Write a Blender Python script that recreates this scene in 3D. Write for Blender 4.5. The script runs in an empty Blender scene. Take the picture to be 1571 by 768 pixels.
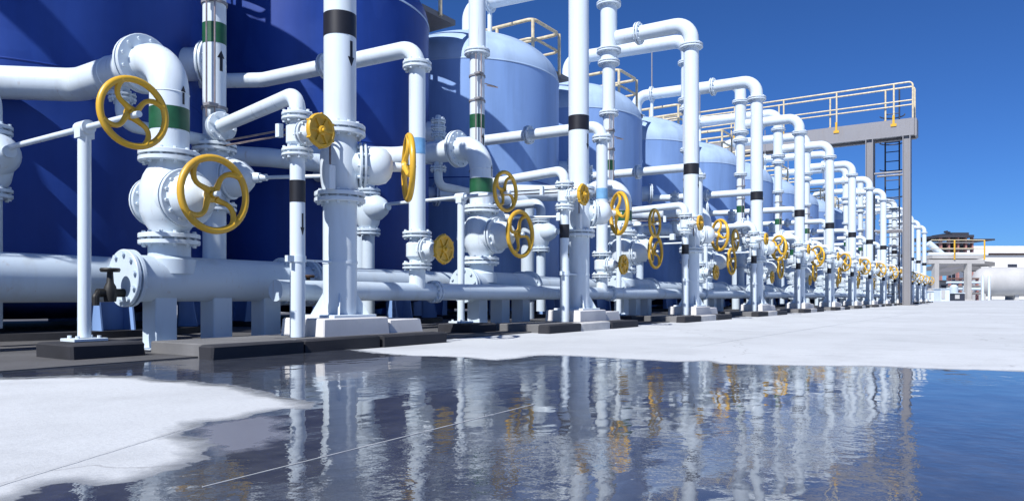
import bpy, math, random
import numpy as np
from mathutils import Vector, Matrix, noise as mnoise

random.seed(7)
S = bpy.context.scene
COL = S.collection
R = math.radians

# ------------------------------------------------------------------ camera, sky, sun, exposure
THETA = R(34.0)            # camera axis, measured left of the tank row (+X)
CAM_H = 0.257
FPX = 1120.0               # focal length in photo pixels (photo 1571 wide)
cam_d = bpy.data.cameras.new('camera')
cam_d.sensor_width = 36.0
cam_d.lens = FPX / 1571.0 * 36.0
cam_d.shift_y = 71.0 / 1571.0
cam_d.clip_start = 0.02
cam_d.clip_end = 6000
cam = bpy.data.objects.new('camera', cam_d)
COL.objects.link(cam)
cam.location = (0, 0, CAM_H)
cam.rotation_euler = (R(90), 0, THETA - R(90))
S.camera = cam

SUN_EL, SUN_AZ = R(46.5), R(0.8)      # light travels along (cos az, sin az)
w = bpy.data.worlds.new('World'); S.world = w; w.use_nodes = True
nt = w.node_tree
sky = nt.nodes.new('ShaderNodeTexSky'); sky.sky_type = 'NISHITA'; sky.sun_disc = False
sky.sun_elevation = SUN_EL
sky.sun_rotation = R(270) - SUN_AZ
sky.altitude = 1500; sky.air_density = 1.0; sky.dust_density = 0.5; sky.ozone_density = 4.0
tint = nt.nodes.new('ShaderNodeMix'); tint.data_type = 'RGBA'; tint.blend_type = 'MULTIPLY'
tint.inputs[0].default_value = 1.0
tint.inputs[7].default_value = (0.28, 0.53, 0.93, 1)
nt.links.new(sky.outputs[0], tint.inputs[6])
nt.links.new(tint.outputs[2], nt.nodes['Background'].inputs[0])
nt.nodes['Background'].inputs[1].default_value = 0.084

sun_d = bpy.data.lights.new('sun', 'SUN')
sun_d.energy = 5.0; sun_d.angle = R(0.5); sun_d.color = (1.0, 0.98, 0.945)
sun = bpy.data.objects.new('sun', sun_d); COL.objects.link(sun)
ldir = Vector((math.cos(SUN_AZ) * math.cos(SUN_EL), math.sin(SUN_AZ) * math.cos(SUN_EL), -math.sin(SUN_EL)))
sun.rotation_euler = ldir.to_track_quat('-Z', 'Y').to_euler()
sun.location = (-20, -3, 20)

S.view_settings.view_transform = 'Standard'
S.view_settings.look = 'None'
S.view_settings.gamma = 1.0
S.view_settings.use_curve_mapping = False
S.view_settings.exposure = 0.40

# ------------------------------------------------------------------ materials
def new_mat(name):
    m = bpy.data.materials.new(name); m.use_nodes = True
    t = m.node_tree
    return m, t, t.nodes['Principled BSDF']

def nd(t, kind, **kw):
    n = t.nodes.new(kind)
    for k, v in kw.items():
        setattr(n, k, v)
    return n

def mixc(t, fac, a, b, mode='MIX'):
    n = nd(t, 'ShaderNodeMix', data_type='RGBA', blend_type=mode)
    for sock, v in ((n.inputs[0], fac), (n.inputs[6], a), (n.inputs[7], b)):
        if isinstance(v, (tuple, list)):
            sock.default_value = (*v[:3], 1)
        elif isinstance(v, (int, float)):
            sock.default_value = v
        else:
            t.links.new(v, sock)
    return n.outputs[2]

def ramp(t, src, a, b, lo=0.0, hi=1.0):
    n = nd(t, 'ShaderNodeMapRange'); n.clamp = True
    t.links.new(src, n.inputs[0])
    n.inputs[1].default_value = a; n.inputs[2].default_value = b
    n.inputs[3].default_value = lo; n.inputs[4].default_value = hi
    return n.outputs[0]

def noise_tex(t, scale, detail=4, rough=0.55, stretch=(1, 1, 1), src='pos'):
    g = nd(t, 'ShaderNodeNewGeometry')
    mp = nd(t, 'ShaderNodeMapping'); mp.inputs['Scale'].default_value = stretch
    t.links.new(g.outputs['Position'], mp.inputs[0])
    n = nd(t, 'ShaderNodeTexNoise')
    n.inputs['Scale'].default_value = scale
    n.inputs['Detail'].default_value = detail
    n.inputs['Roughness'].default_value = rough
    t.links.new(mp.outputs[0], n.inputs['Vector'])
    return n.outputs[0]

def bump(t, b, src, strength, dist):
    n = nd(t, 'ShaderNodeBump')
    n.inputs['Strength'].default_value = strength
    n.inputs['Distance'].default_value = dist
    t.links.new(src, n.inputs['Height'])
    t.links.new(n.outputs[0], b.inputs['Normal'])
    return n

def paint(name, col, rough=0.32, dirt=0.35, dirtcol=(0.33, 0.32, 0.28), rust=True, bumpd=0.0006):
    m, t, b = new_mat(name)
    streak = noise_tex(t, 9, 5, 0.6, (1, 1, 0.18))
    blot = noise_tex(t, 2.3, 3, 0.5)
    f1 = ramp(t, streak, 0.52, 0.78, 0, dirt)
    c = mixc(t, f1, col, dirtcol)
    c = mixc(t, ramp(t, blot, 0.35, 0.7, 0.0, 0.14), c, tuple(x * 0.72 for x in col))
    if rust:
        spot = noise_tex(t, 38, 4, 0.65)
        c = mixc(t, ramp(t, spot, 0.705, 0.75, 0, 0.75), c, (0.22, 0.10, 0.045))
    if rust:
        drip = noise_tex(t, 26, 4, 0.6, (1, 1, 0.07))
        c = mixc(t, ramp(t, drip, 0.64, 0.76, 0, 0.45), c, (0.30, 0.19, 0.11))
    t.links.new(c, b.inputs['Base Color'])
    t.links.new(ramp(t, streak, 0.3, 0.8, rough * 0.8, rough * 1.5), b.inputs['Roughness'])
    fine = noise_tex(t, 60, 3, 0.5)
    bump(t, b, fine, 0.35, bumpd)
    return m

def flat(name, col, rough=0.5, metallic=0.0, var=0.2, scale=14):
    m, t, b = new_mat(name)
    n = noise_tex(t, scale, 4, 0.6)
    c = mixc(t, ramp(t, n, 0.35, 0.7), tuple(x * (1 - var) for x in col), tuple(min(1, x * (1 + var)) for x in col))
    t.links.new(c, b.inputs['Base Color'])
    b.inputs['Roughness'].default_value = rough
    b.inputs['Metallic'].default_value = metallic
    return m

WHITE = paint('white_paint', (0.61, 0.69, 0.76), 0.30, 0.34)
WHITE2 = paint('white_paint_soft', (0.51, 0.60, 0.69), 0.40, 0.40)
YELLOW = paint('yellow_enamel', (0.63, 0.37, 0.028), 0.36, 0.6, (0.24, 0.12, 0.03))
GREEN = flat('green_band_paint', (0.012, 0.085, 0.035), 0.42)
BLACK = flat('black_band_paint', (0.012, 0.012, 0.016), 0.42)
BLUEB = flat('blue_band_paint', (0.16, 0.36, 0.60), 0.42)
DARKIRON = flat('dark_iron', (0.018, 0.018, 0.018), 0.55, 0.3)
RUSTIRON = flat('rusty_iron', (0.075, 0.04, 0.025), 0.8, 0.1, 0.5, 40)
COPPER = flat('bare_tube', (0.42, 0.33, 0.30), 0.35, 0.7)
STEELG = paint('grey_steel', (0.17, 0.165, 0.165), 0.5, 0.3, (0.2, 0.17, 0.14))
GALV = paint('pale_galvanised', (0.22, 0.22, 0.24), 0.5, 0.3, (0.16, 0.15, 0.15))
CREAM = flat('cream_rail_paint', (0.58, 0.50, 0.34), 0.45)
DKSTEEL = flat('dark_blue_steel', (0.03, 0.035, 0.055), 0.5)

def tank_mat(name, col, top):
    m, t, b = new_mat(name)
    streak = noise_tex(t, 5, 6, 0.6, (1, 1, 0.10))
    blot = noise_tex(t, 1.4, 4, 0.55)
    patch = noise_tex(t, 3.2, 2, 0.4, (1, 1, 0.8))
    c = mixc(t, ramp(t, streak, 0.40, 0.72, 0, 0.60), col, tuple(x * 0.60 for x in col))
    c = mixc(t, ramp(t, blot, 0.45, 0.75, 0, 0.30), c, top)
    c = mixc(t, ramp(t, patch, 0.60, 0.62, 0, 0.10), c, top)
    t.links.new(c, b.inputs['Base Color'])
    t.links.new(ramp(t, blot, 0.3, 0.7, 0.38, 0.55), b.inputs['Roughness'])
    b.inputs['Specular IOR Level'].default_value = 0.3
    big = noise_tex(t, 1.1, 2, 0.5)
    bump(t, b, big, 0.25, 0.02)
    return m
TANK_N = tank_mat('tank_blue_deep', (0.013, 0.048, 0.26), (0.042, 0.11, 0.42))  # near tanks: colour darkened to deepen their shade
TANK_F = tank_mat('tank_blue_pale', (0.20, 0.33, 0.62), (0.26, 0.40, 0.67))  # far tanks: paler copy, brightness of the sunlit walls put into the colour
DOME = tank_mat('tank_dome_sunlit', (0.37, 0.50, 0.70), (0.44, 0.57, 0.74))  # domes paler than shells: their sunlit brightness is put into the colour

def concrete(name, col, var=0.12, rough=0.85, sc=1.0):
    m, t, b = new_mat(name)
    a = noise_tex(t, 0.9 * sc, 6, 0.6)
    f = noise_tex(t, 45 * sc, 5, 0.7)
    st = noise_tex(t, 3.5 * sc, 5, 0.65)
    c = mixc(t, ramp(t, a, 0.35, 0.65), tuple(x * (1 - var) for x in col), tuple(x * (1 + var * 0.5) for x in col))
    c = mixc(t, ramp(t, f, 0.35, 0.75, 0, 0.35), c, tuple(x * 0.74 for x in col))
    c = mixc(t, ramp(t, st, 0.58, 0.75, 0, 0.28), c, tuple(x * 0.68 for x in col))
    t.links.new(c, b.inputs['Base Color'])
    b.inputs['Roughness'].default_value = rough
    bump(t, b, f, 0.5, 0.003)
    return m
def pavement():
    m, t, b = new_mat('pale_concrete')
    col = (0.515, 0.54, 0.565)
    big = noise_tex(t, 0.45, 5, 0.6); mid = noise_tex(t, 2.6, 6, 0.68); fine = noise_tex(t, 70, 4, 0.75); agg = noise_tex(t, 240, 2, 0.6)
    c = mixc(t, ramp(t, big, 0.35, 0.65), tuple(x * 0.86 for x in col), tuple(x * 1.07 for x in col))
    c = mixc(t, ramp(t, mid, 0.48, 0.70, 0, 0.45), c, tuple(x * 0.66 for x in col))
    c = mixc(t, ramp(t, fine, 0.45, 0.75, 0, 0.30), c, tuple(x * 0.62 for x in col))
    c = mixc(t, ramp(t, agg, 0.64, 0.70, 0, 0.35), c, (0.22, 0.21, 0.20))
    # hairline cracks
    g = nd(t, 'ShaderNodeNewGeometry'); vm = nd(t, 'ShaderNodeVectorMath', operation='MULTIPLY_ADD')
    nz = nd(t, 'ShaderNodeTexNoise'); nz.inputs['Scale'].default_value = 2.2; nz.inputs['Detail'].default_value = 5
    t.links.new(g.outputs['Position'], nz.inputs['Vector'])
    t.links.new(nz.outputs['Color'], vm.inputs[0]); vm.inputs[1].default_value = (0.6, 0.6, 0.6); t.links.new(g.outputs['Position'], vm.inputs[2])
    vo = nd(t, 'ShaderNodeTexVoronoi', feature='DISTANCE_TO_EDGE'); vo.inputs['Scale'].default_value = 0.42
    t.links.new(vm.outputs[0], vo.inputs['Vector'])
    c = mixc(t, ramp(t, vo.outputs['Distance'], 0.0008, 0.0024, 0.42, 0.0), c, (0.20, 0.20, 0.21))
    t.links.new(c, b.inputs['Base Color']); b.inputs['Roughness'].default_value = 0.85
    bump(t, b, fine, 0.5, 0.003)
    return m
GROUND = pavement()
KERBD = concrete('dark_painted_concrete', (0.020, 0.021, 0.028), 0.4, 0.75, 4)
KERBL = concrete('light_painted_concrete', (0.52, 0.52, 0.52), 0.2, 0.8, 4)
CORE = concrete('weathered_concrete', (0.15, 0.15, 0.155), 0.3, 0.85, 3)
STAIN = concrete('stained_concrete', (0.44, 0.46, 0.48), 0.2, 0.85, 2)
PEDW = concrete('white_painted_concrete', (0.66, 0.65, 0.64), 0.08, 0.7, 4)

# ------------------------------------------------------------------ mesh builder
def basis(axis):
    a = Vector(axis).normalized()
    h = Vector((0, 0, 1)) if abs(a.z) < 0.9 else Vector((1, 0, 0))
    u = h.cross(a).normalized(); v = a.cross(u)
    return a, u, v

def rough(m, a):
    for v in m.v:
        v.x += random.uniform(-a, a); v.y += random.uniform(-a, a)
        if v.z > 0.01: v.z += random.uniform(-a, a) * 0.5
    return m

class M:
    def __init__(s): s.v = []; s.f = []
    def lathe(s, o, axis, prof, seg=24):
        a, u, v = basis(axis); o = Vector(o); rings = []
        for t, r in prof:
            c = o + a * t
            if r < 1e-6:
                rings.append([len(s.v)]); s.v.append(c)
            else:
                k = len(s.v)
                for i in range(seg):
                    g = 2 * math.pi * i / seg
                    s.v.append(c + u * (r * math.cos(g)) + v * (r * math.sin(g)))
                rings.append(list(range(k, k + seg)))
        for A, B in zip(rings, rings[1:]):
            if len(A) == 1 and len(B) == 1: continue
            for i in range(seg):
                j = (i + 1) % seg
                if len(A) == 1: s.f.append((A[0], B[j], B[i]))
                elif len(B) == 1: s.f.append((A[i], A[j], B[0]))
                else: s.f.append((A[i], A[j], B[j], B[i]))
        for ring, rev in ((rings[0], True), (rings[-1], False)):
            if len(ring) > 1: s.f.append(tuple(reversed(ring)) if rev else tuple(ring))
        return s
    def cyl(s, p, q, r, seg=16):
        p = Vector(p); q = Vector(q)
        return s.lathe(p, q - p, [(0, r), ((q - p).length, r)], seg)
    def sweep(s, pts, r, seg=24, closed=False):
        pts = [Vector(p) for p in pts]; n = len(pts)
        rad = r if isinstance(r, (list, tuple)) else [r] * n
        tang = []
        for i in range(n):
            if closed: d = pts[(i + 1) % n] - pts[i - 1]
            else: d = pts[min(i + 1, n - 1)] - pts[max(i - 1, 0)]
            tang.append(d.normalized())
        _, u, _ = basis(tang[0]); rings = []
        for i in range(n):
            t = tang[i]; u = (u - t * u.dot(t)).normalized(); v = t.cross(u)
            k = len(s.v)
            for j in range(seg):
                g = 2 * math.pi * j / seg
                s.v.append(pts[i] + u * (rad[i] * math.cos(g)) + v * (rad[i] * math.sin(g)))
            rings.append(k)
        m = n if closed else n - 1
        for i in range(m):
            A = rings[i]; B = rings[(i + 1) % n]
            for j in range(seg):
                k = (j + 1) % seg
                s.f.append((A + j, A + k, B + k, B + j))
        if not closed:
            s.f.append(tuple(reversed(range(rings[0], rings[0] + seg))))
            s.f.append(tuple(range(rings[-1], rings[-1] + seg)))
        return s
    def pipe(s, pts, r, rb, seg=24):
        return s.sweep(fillet(pts, rb), r, seg)
    def box(s, lo, hi, ch=0.0, rot=0.0, top=1.0):
        lo = Vector(lo); hi = Vector(hi); c = (lo + hi) / 2; h = (hi - lo) / 2
        k = len(s.v); ca, sa = math.cos(rot), math.sin(rot)
        if ch <= 0:
            P = [(sx * h.x * (top if sz > 0 else 1), sy * h.y * (top if sz > 0 else 1), sz * h.z) for sz in (-1, 1) for sx, sy in ((-1, -1), (1, -1), (1, 1), (-1, 1))]
            F = [(3, 2, 1, 0), (4, 5, 6, 7)] + [(i, (i + 1) % 4, 4 + (i + 1) % 4, 4 + i) for i in range(4)]
        else:
            P = []; F = []
            for z, e in ((-h.z, 0), (h.z - ch, 0), (h.z, ch)):
                tt = top if z > 0 else 1
                X, Y = h.x * tt - e, h.y * tt - e
                P += [(-X + ch, -Y, z), (X - ch, -Y, z), (X, -Y + ch, z), (X, Y - ch, z), (X - ch, Y, z), (-X + ch, Y, z), (-X, Y - ch, z), (-X, -Y + ch, z)]
            for L in range(2):
                for i in range(8):
                    j = (i + 1) % 8
                    F.append((L * 8 + i, L * 8 + j, L * 8 + 8 + j, L * 8 + 8 + i))
            F.append(tuple(range(7, -1, -1))); F.append(tuple(range(16, 24)))
        for x, y, z in P:
            s.v.append(Vector((c.x + x * ca - y * sa, c.y + x * sa + y * ca, c.z + z)))
        s.f += [tuple(k + i for i in f) for f in F]
        return s
    def poly(s, pts, th):
        """flat polygon given in 3D, thickened by vector th"""
        k = len(s.v); n = len(pts); th = Vector(th)
        s.v += [Vector(p) for p in pts]; s.v += [Vector(p) + th for p in pts]
        s.f.append(tuple(reversed(range(k, k + n)))); s.f.append(tuple(range(k + n, k + 2 * n)))
        for i in range(n):
            j = (i + 1) % n
            s.f.append((k + i, k + j, k + n + j, k + n + i))
        return s
    def bolts(s, o, axis, Rb, n, ln, r=0.009, ph=0.2):
        a, u, v = basis(axis); o = Vector(o)
        for i in range(n):
            g = ph + 2 * math.pi * i / n
            c = o + u * (Rb * math.cos(g)) + v * (Rb * math.sin(g))
            s.lathe(c - a * ln, a, [(0, r * 0.7), (0, r), (2 * ln, r), (2 * ln, r * 0.7)][1:3], 6)
        return s
    def flange(s, o, axis, Rf, n=8, th=0.018, seg=32, nb=0.009):
        o = Vector(o)
        g = 0.005; b = 0.003
        s.lathe(o, axis, [(-th - g, Rf * 0.55), (-th - g, Rf - b), (-th - g + b, Rf), (-g - 0.001, Rf), (-g, Rf * 0.76), (g, Rf * 0.76), (g + 0.001, Rf), (th + g - b, Rf), (th + g, Rf - b), (th + g, Rf * 0.55)], seg)
        s.bolts(o, axis, Rf * 0.83, n, th + 0.017, nb)
        return s

def fillet(pts, rb, k=9):
    pts = [Vector(p) for p in pts]; out = [pts[0]]
    for i in range(1, len(pts) - 1):
        a = (pts[i - 1] - pts[i]).normalized(); b = (pts[i + 1] - pts[i]).normalized()
        ang = a.angle(b)
        if ang > math.pi - 0.02:
            out.append(pts[i]); continue
        d = min(rb / math.tan(ang / 2), (pts[i - 1] - pts[i]).length * 0.49 if i > 1 else 9, (pts[i + 1] - pts[i]).length * 0.98)
        rr = d * math.tan(ang / 2)
        c = pts[i] + (a + b).normalized() * (rr / math.sin(ang / 2))
        p = pts[i] + a * d - c; q = pts[i] + b * d - c
        w = p.angle(q)
        for j in range(k + 1):
            f = j / k
            out.append(c + (p * math.sin((1 - f) * w) + q * math.sin(f * w)) / math.sin(w))
    out.append(pts[-1])
    return out

def mesh_of(name, m, mat, org=(0, 0, 0), ang=35):
    me = bpy.data.meshes.new(name)
    o = Vector(org)
    me.from_pydata([tuple(v - o) for v in m.v], [], m.f)
    me.validate(); me.update()
    me.polygons.foreach_set('use_smooth', [True] * len(me.polygons))
    me.set_sharp_from_angle(angle=R(ang))
    me.materials.append(mat)
    return me

def thing(name, base, label, cat, group=None):
    o = bpy.data.objects.new(name, None); COL.objects.link(o)
    o.location = base; o.empty_display_size = 0.1
    o['label'] = label; o['category'] = cat
    if group: o['group'] = group
    return o

def wpos(o):
    p = Vector((0, 0, 0))
    while o: p += Vector(o.location); o = o.parent
    return p

def part(name, m, mat, parent, org=None, label=None, ang=35):
    """m holds world coordinates of the first unit; org = the part's own pivot"""
    base = wpos(parent)
    og = Vector(org) if org is not None else base
    o = bpy.data.objects.new(name, mesh_of(name, m, mat, og, ang)); COL.objects.link(o)
    o.parent = parent; o.location = og - base
    if label: o['label'] = label
    return o

def single(name, m, mat, base, label, cat, group=None, kind=None, ang=35):
    o = bpy.data.objects.new(name, mesh_of(name, m, mat, base, ang)); COL.objects.link(o)
    o.location = base
    if kind: o['kind'] = kind
    else:
        o['label'] = label; o['category'] = cat
        if group: o['group'] = group
    return o

def copy_tree(o, parent=None):
    c = o.copy(); COL.objects.link(c); c.parent = parent
    for ch in list(o.children): copy_tree(ch, c)
    return c

# ------------------------------------------------------------------ ground and puddle
def gp(x, y, z=0.0):
    """photo pixel -> point on the ground"""
    zc = (CAM_H - z) * FPX / (y - 455.0); xr = (x - 785.0) / FPX * zc
    return (zc * math.cos(THETA) + xr * math.sin(THETA), zc * math.sin(THETA) - xr * math.cos(THETA))

g = M(); g.v = [Vector(p) for p in ((-900, -2500, 0), (4500, -2500, 0), (4500, 2500, 0), (-900, 2500, 0))]; g.f = [(0, 1, 2, 3)]
ground = single('ground', g, GROUND, (0, 0, 0), None, None, kind='structure')

outer_px = [(-250, 507), (100, 505), (330, 512), (470, 528), (560, 541), (600, 545), (640, 547), (700, 549), (760, 554), (800, 550), (830, 546), (880, 547), (960, 552), (1040, 556), (1083, 555), (1105, 560), (1180, 561), (1250, 563), (1330, 563), (1400, 566), (1480, 569), (1571, 571), (1800, 577), (2300, 600), (2300, 1150), (400, 1250), (-700, 1150)]
isl_px = [(-400, 592), (-150, 583), (27, 580), (150, 577), (210, 578), (250, 584), (290, 585), (330, 590), (370, 592), (400, 602), (440, 612), (482, 621), (465, 629), (400, 634), (372, 644), (318, 650), (292, 659), (284, 668), (330, 688), (321, 696), (324, 702), (300, 714), (255, 726), (200, 742), (150, 748), (92, 744), (60, 756), (20, 772), (-100, 815), (-400, 860)]
damp_px = [(400, 640), (340, 648), (300, 660), (300, 680), (345, 700), (400, 690), (440, 672), (425, 660), (440, 645)]
def sd_poly(P, poly):
    poly = np.array(poly); n = len(poly)
    best = np.full(len(P), 1e9); inside = np.zeros(len(P), bool)
    for i in range(n):
        a = poly[i]; b = poly[(i + 1) % n]
        e = b - a; wv = P - a
        t = np.clip((wv @ e) / max(e @ e, 1e-12), 0, 1)
        d = np.linalg.norm(wv - t[:, None] * e, axis=1); best = np.minimum(best, d)
        c = ((a[1] > P[:, 1]) != (b[1] > P[:, 1]))
        with np.errstate(divide='ignore', invalid='ignore'):
            xi = (b[0] - a[0]) * (P[:, 1] - a[1]) / (b[1] - a[1]) + a[0]
        inside ^= c & (P[:, 0] < xi)
    return np.where(inside, best, -best)
step = 0.0125
xs = np.arange(-1.2, 5.6, step); ys = np.arange(-3.6, 4.6, step)
# coarse outside the field near the lens
gx, gy = np.meshgrid(xs, ys, indexing='ij')
P2 = np.stack([gx.ravel(), gy.ravel()], 1)
wet = np.minimum(sd_poly(P2, [gp(*p) for p in outer_px]), -sd_poly(P2, [gp(*p) for p in isl_px]))
dmp = sd_poly(P2, [gp(*p) for p in damp_px])
vis = wet > -0.13
nx, ny = len(xs), len(ys)
idx = np.arange(nx * ny).reshape(nx, ny)
q = np.stack([idx[:-1, :-1], idx[1:, :-1], idx[1:, 1:], idx[:-1, 1:]], -1).reshape(-1, 4)
q = q[vis[q].any(1)]
used = np.unique(q); remap = np.full(nx * ny, -1); remap[used] = np.arange(len(used)); q = remap[q]
me = bpy.data.meshes.new('puddle')
me.vertices.add(len(used)); me.loops.add(q.size); me.polygons.add(len(q))
co = np.zeros((len(used), 3), np.float32); co[:, :2] = P2[used]; co[:, 2] = 0.004
me.vertices.foreach_set('co', co.ravel())
me.loops.foreach_set('vertex_index', q.ravel().astype(np.int32))
me.polygons.foreach_set('loop_start', (np.arange(len(q)) * 4).astype(np.int32))
me.update(); me.validate()
for nm, arr in (('wet', wet), ('damp', dmp)):
    at = me.attributes.new(nm, 'FLOAT', 'POINT'); at.data.foreach_set('value', arr[used].astype(np.float32))
puddle = bpy.data.objects.new('puddle', me); COL.objects.link(puddle); puddle['kind'] = 'structure'

def puddle_mat():
    m, t, b = new_mat('puddle_water')
    out = t.nodes['Material Output']
    at = nd(t, 'ShaderNodeAttribute', attribute_name='wet')
    ad = nd(t, 'ShaderNodeAttribute', attribute_name='damp')
    n1 = noise_tex(t, 9, 6, 0.62)
    n2 = noise_tex(t, 30, 4, 0.6)
    jit = nd(t, 'ShaderNodeMath', operation='MULTIPLY_ADD')
    t.links.new(n1, jit.inputs[0]); jit.inputs[1].default_value = 0.11; t.links.new(at.outputs['Fac'], jit.inputs[2])
    e = nd(t, 'ShaderNodeMath', operation='SUBTRACT'); j2 = nd(t, 'ShaderNodeMath', operation='MULTIPLY_ADD'); t.links.new(n2, j2.inputs[0]); j2.inputs[1].default_value = 0.05; t.links.new(jit.outputs[0], j2.inputs[2]); t.links.new(j2.outputs[0], e.inputs[0]); e.inputs[1].default_value = 0.08
    water = ramp(t, e.outputs[0], -0.002, 0.006)
    dampf = ramp(t, e.outputs[0], -0.055, 0.0, 0, 0.85)
    # wet concrete under the film of water
    c = mixc(t, ramp(t, n1, 0.35, 0.7), (0.040, 0.047, 0.068), (0.072, 0.080, 0.102))
    c = mixc(t, ramp(t, n2, 0.5, 0.75, 0, 0.4), c, (0.095, 0.105, 0.125))
    # thin patch where the slab breaks the surface
    dj = nd(t, 'ShaderNodeMath', operation='MULTIPLY_ADD'); t.links.new(n2, dj.inputs[0]); dj.inputs[1].default_value = 0.10; t.links.new(ad.outputs['Fac'], dj.inputs[2])
    df = ramp(t, dj.outputs[0], 0.035, 0.075)
    c = mixc(t, df, c, (0.17, 0.18, 0.225))
    t.links.new(c, b.inputs['Base Color'])
    rr = nd(t, 'ShaderNodeMath', operation='MULTIPLY_ADD'); t.links.new(df, rr.inputs[0]); rr.inputs[1].default_value = 0.28; rr.inputs[2].default_value = 0.03
    t.links.new(rr.outputs[0], b.inputs['Roughness'])
    b.inputs['IOR'].default_value = 1.55
    # ripples: longer swell plus fine chop, calmer in places
    sw = noise_tex(t, 5.0, 2, 0.5, (1.0, 1.5, 1))
    ch = noise_tex(t, 34, 3, 0.55, (1.0, 1.0, 1))
    calm = ramp(t, noise_tex(t, 1.1, 2, 0.5), 0.42, 0.64, 0.10, 1.0)
    mul = nd(t, 'ShaderNodeMath', operation='MULTIPLY'); t.links.new(ch, mul.inputs[0]); t.links.new(calm, mul.inputs[1])
    m15 = nd(t, 'ShaderNodeMath', operation='MULTIPLY'); t.links.new(mul.outputs[0], m15.inputs[0]); m15.inputs[1].default_value = 0.95; mul = m15
    ad2 = nd(t, 'ShaderNodeMath', operation='MULTIPLY_ADD'); t.links.new(sw, ad2.inputs[0]); ad2.inputs[1].default_value = 2.0; t.links.new(mul.outputs[0], ad2.inputs[2])
    bump(t, b, ad2.outputs[0], 1.0, 0.0010)
    dampb = nd(t, 'ShaderNodeBsdfPrincipled'); dampb.inputs['Roughness'].default_value = 0.7
    dc = mixc(t, ramp(t, n2, 0.3, 0.7), (0.155, 0.17, 0.195), (0.25, 0.27, 0.30))
    t.links.new(dc, dampb.inputs['Base Color'])
    tr = nd(t, 'ShaderNodeBsdfTransparent')
    m1 = nd(t, 'ShaderNodeMixShader'); t.links.new(dampf, m1.inputs[0]); t.links.new(tr.outputs[0], m1.inputs[1]); t.links.new(dampb.outputs[0], m1.inputs[2])
    m2 = nd(t, 'ShaderNodeMixShader'); t.links.new(water, m2.inputs[0]); t.links.new(m1.outputs[0], m2.inputs[1]); t.links.new(b.outputs[0], m2.inputs[2])
    t.links.new(m2.outputs[0], out.inputs[0])
    return m
me.materials.append(puddle_mat())

DARKSTRIP = concrete('dark_bounce_strip', (0.085, 0.085, 0.09), 0.35, 0.8, 2)  # dark strip added under the pipes to keep bounce light out of the shade
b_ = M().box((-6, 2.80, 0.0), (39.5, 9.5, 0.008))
single('bounce_cut_strip', b_, DARKSTRIP, (0, 0, 0), None, None, kind='structure')

# pavement joints: narrow raised sealant lines
def joint(p0, p1, wd, z=0.0056, mat=None):
    a = Vector((*gp(*p0), 0)); b = Vector((*gp(*p1), 0)); d = (b - a).normalized(); s = Vector((-d.y, d.x, 0)) * wd / 2
    m = M(); n = 40
    L = []; Rr = []
    for i in range(n + 1):
        c = a.lerp(b, i / n); k = wd * 0.3 * mnoise.noise(Vector((i * 0.9, p0[0], 0))); ww = 1 + 0.5 * mnoise.noise(Vector((i * 1.7, 3, p0[1])))
        L.append(c + s * ww + s * k * 10); Rr.append(c - s * ww + s * k * 10)
    for i in range(n):
        m.poly([L[i], Rr[i], Rr[i + 1], L[i + 1]], (0, 0, z))
    return single('pavement_joint', m, mat or GROUND, (0, 0, 0), None, None, kind='structure')
joint((310, 751), (820, 622), 0.0028, 0.0046, STAIN)
joint((1060, 532), (1420, 477), 0.012, 0.0006, STAIN)
joint((-60, 762), (300, 652), 0.009, 0.0006, STAIN)

# ------------------------------------------------------------------ one pipe unit (the first), then copies
P = 2.6
NU = 14
TX, TY, TR = 2.378, 5.777, 1.16
ORD = ['first', 'second', 'third', 'fourth', 'fifth', 'sixth', 'seventh', 'eighth', 'ninth', 'tenth', 'eleventh', 'twelfth', 'thirteenth', 'fourteenth']
PROTO = []                       # (root, label template, copies before the row too)
WHEELS = []
def proto(name, base, tmpl, cat, group, before=False):
    o = thing(name, base, tmpl.format(o='first'), cat, group)
    PROTO.append((o, tmpl, before))
    return o

def handwheel(parent, hub, axis, D, tube, spokes=4, mat=YELLOW, ph=0.3, rot=0.0):
    """rim is the part, spokes and hub its sub-parts; built around the hub with local axis Z"""
    rr = D / 2 - tube
    m = M(); pts = [(rr * math.cos(i * math.pi / 22), rr * math.sin(i * math.pi / 22), 0) for i in range(44)]
    m.sweep(pts, tube, 12, closed=True)
    q = Vector(axis).to_track_quat('Z', 'Y')
    base = wpos(parent)
    def put(nm, m, par, loc):
        o = bpy.data.objects.new(nm, mesh_of(nm, m, mat, (0, 0, 0))); COL.objects.link(o); o.parent = par
        o.location = loc
        return o
    wo = put('handwheel', m, parent, Vector(hub) - base)
    wo.rotation_mode = 'QUATERNION'
    wo.rotation_quaternion = q @ Matrix.Rotation(rot, 3, 'Z').to_quaternion()
    dish = D * 0.07
    h = M().lathe((0, 0, -dish - 0.012), (0, 0, 1), [(0, D * 0.05), (0, D * 0.085), (0.012, D * 0.10), (D * 0.06, D * 0.10), (D * 0.075, D * 0.075), (D * 0.075, D * 0.045), (D * 0.12, D * 0.042), (D * 0.13, D * 0.03), (D * 0.13, 0)], 20)
    put('hub', h, wo, (0, 0, 0))
    sp = M(); pts = []; rd = []
    for i in range(9):
        f = i / 8; r = D * 0.07 + (rr - D * 0.07) * f
        a = 0.42 * math.sin(f * math.pi) * (1 - 0.3 * f) - 0.18 * f
        pts.append((r * math.cos(a), r * math.sin(a), -dish * (1 - f) * 0.8)); rd.append(tube * (1.0 - 0.25 * math.sin(f * math.pi)) * (1.15 if i in (0, 8) else 1))
    sp.sweep(pts, rd, 8)
    sme = mesh_of('spoke', sp, mat)
    for k in range(spokes):
        o = bpy.data.objects.new('spoke', sme); COL.objects.link(o); o.parent = wo; o.rotation_euler = (0, 0, ph + k * 2 * math.pi / spokes)
    return wo

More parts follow.
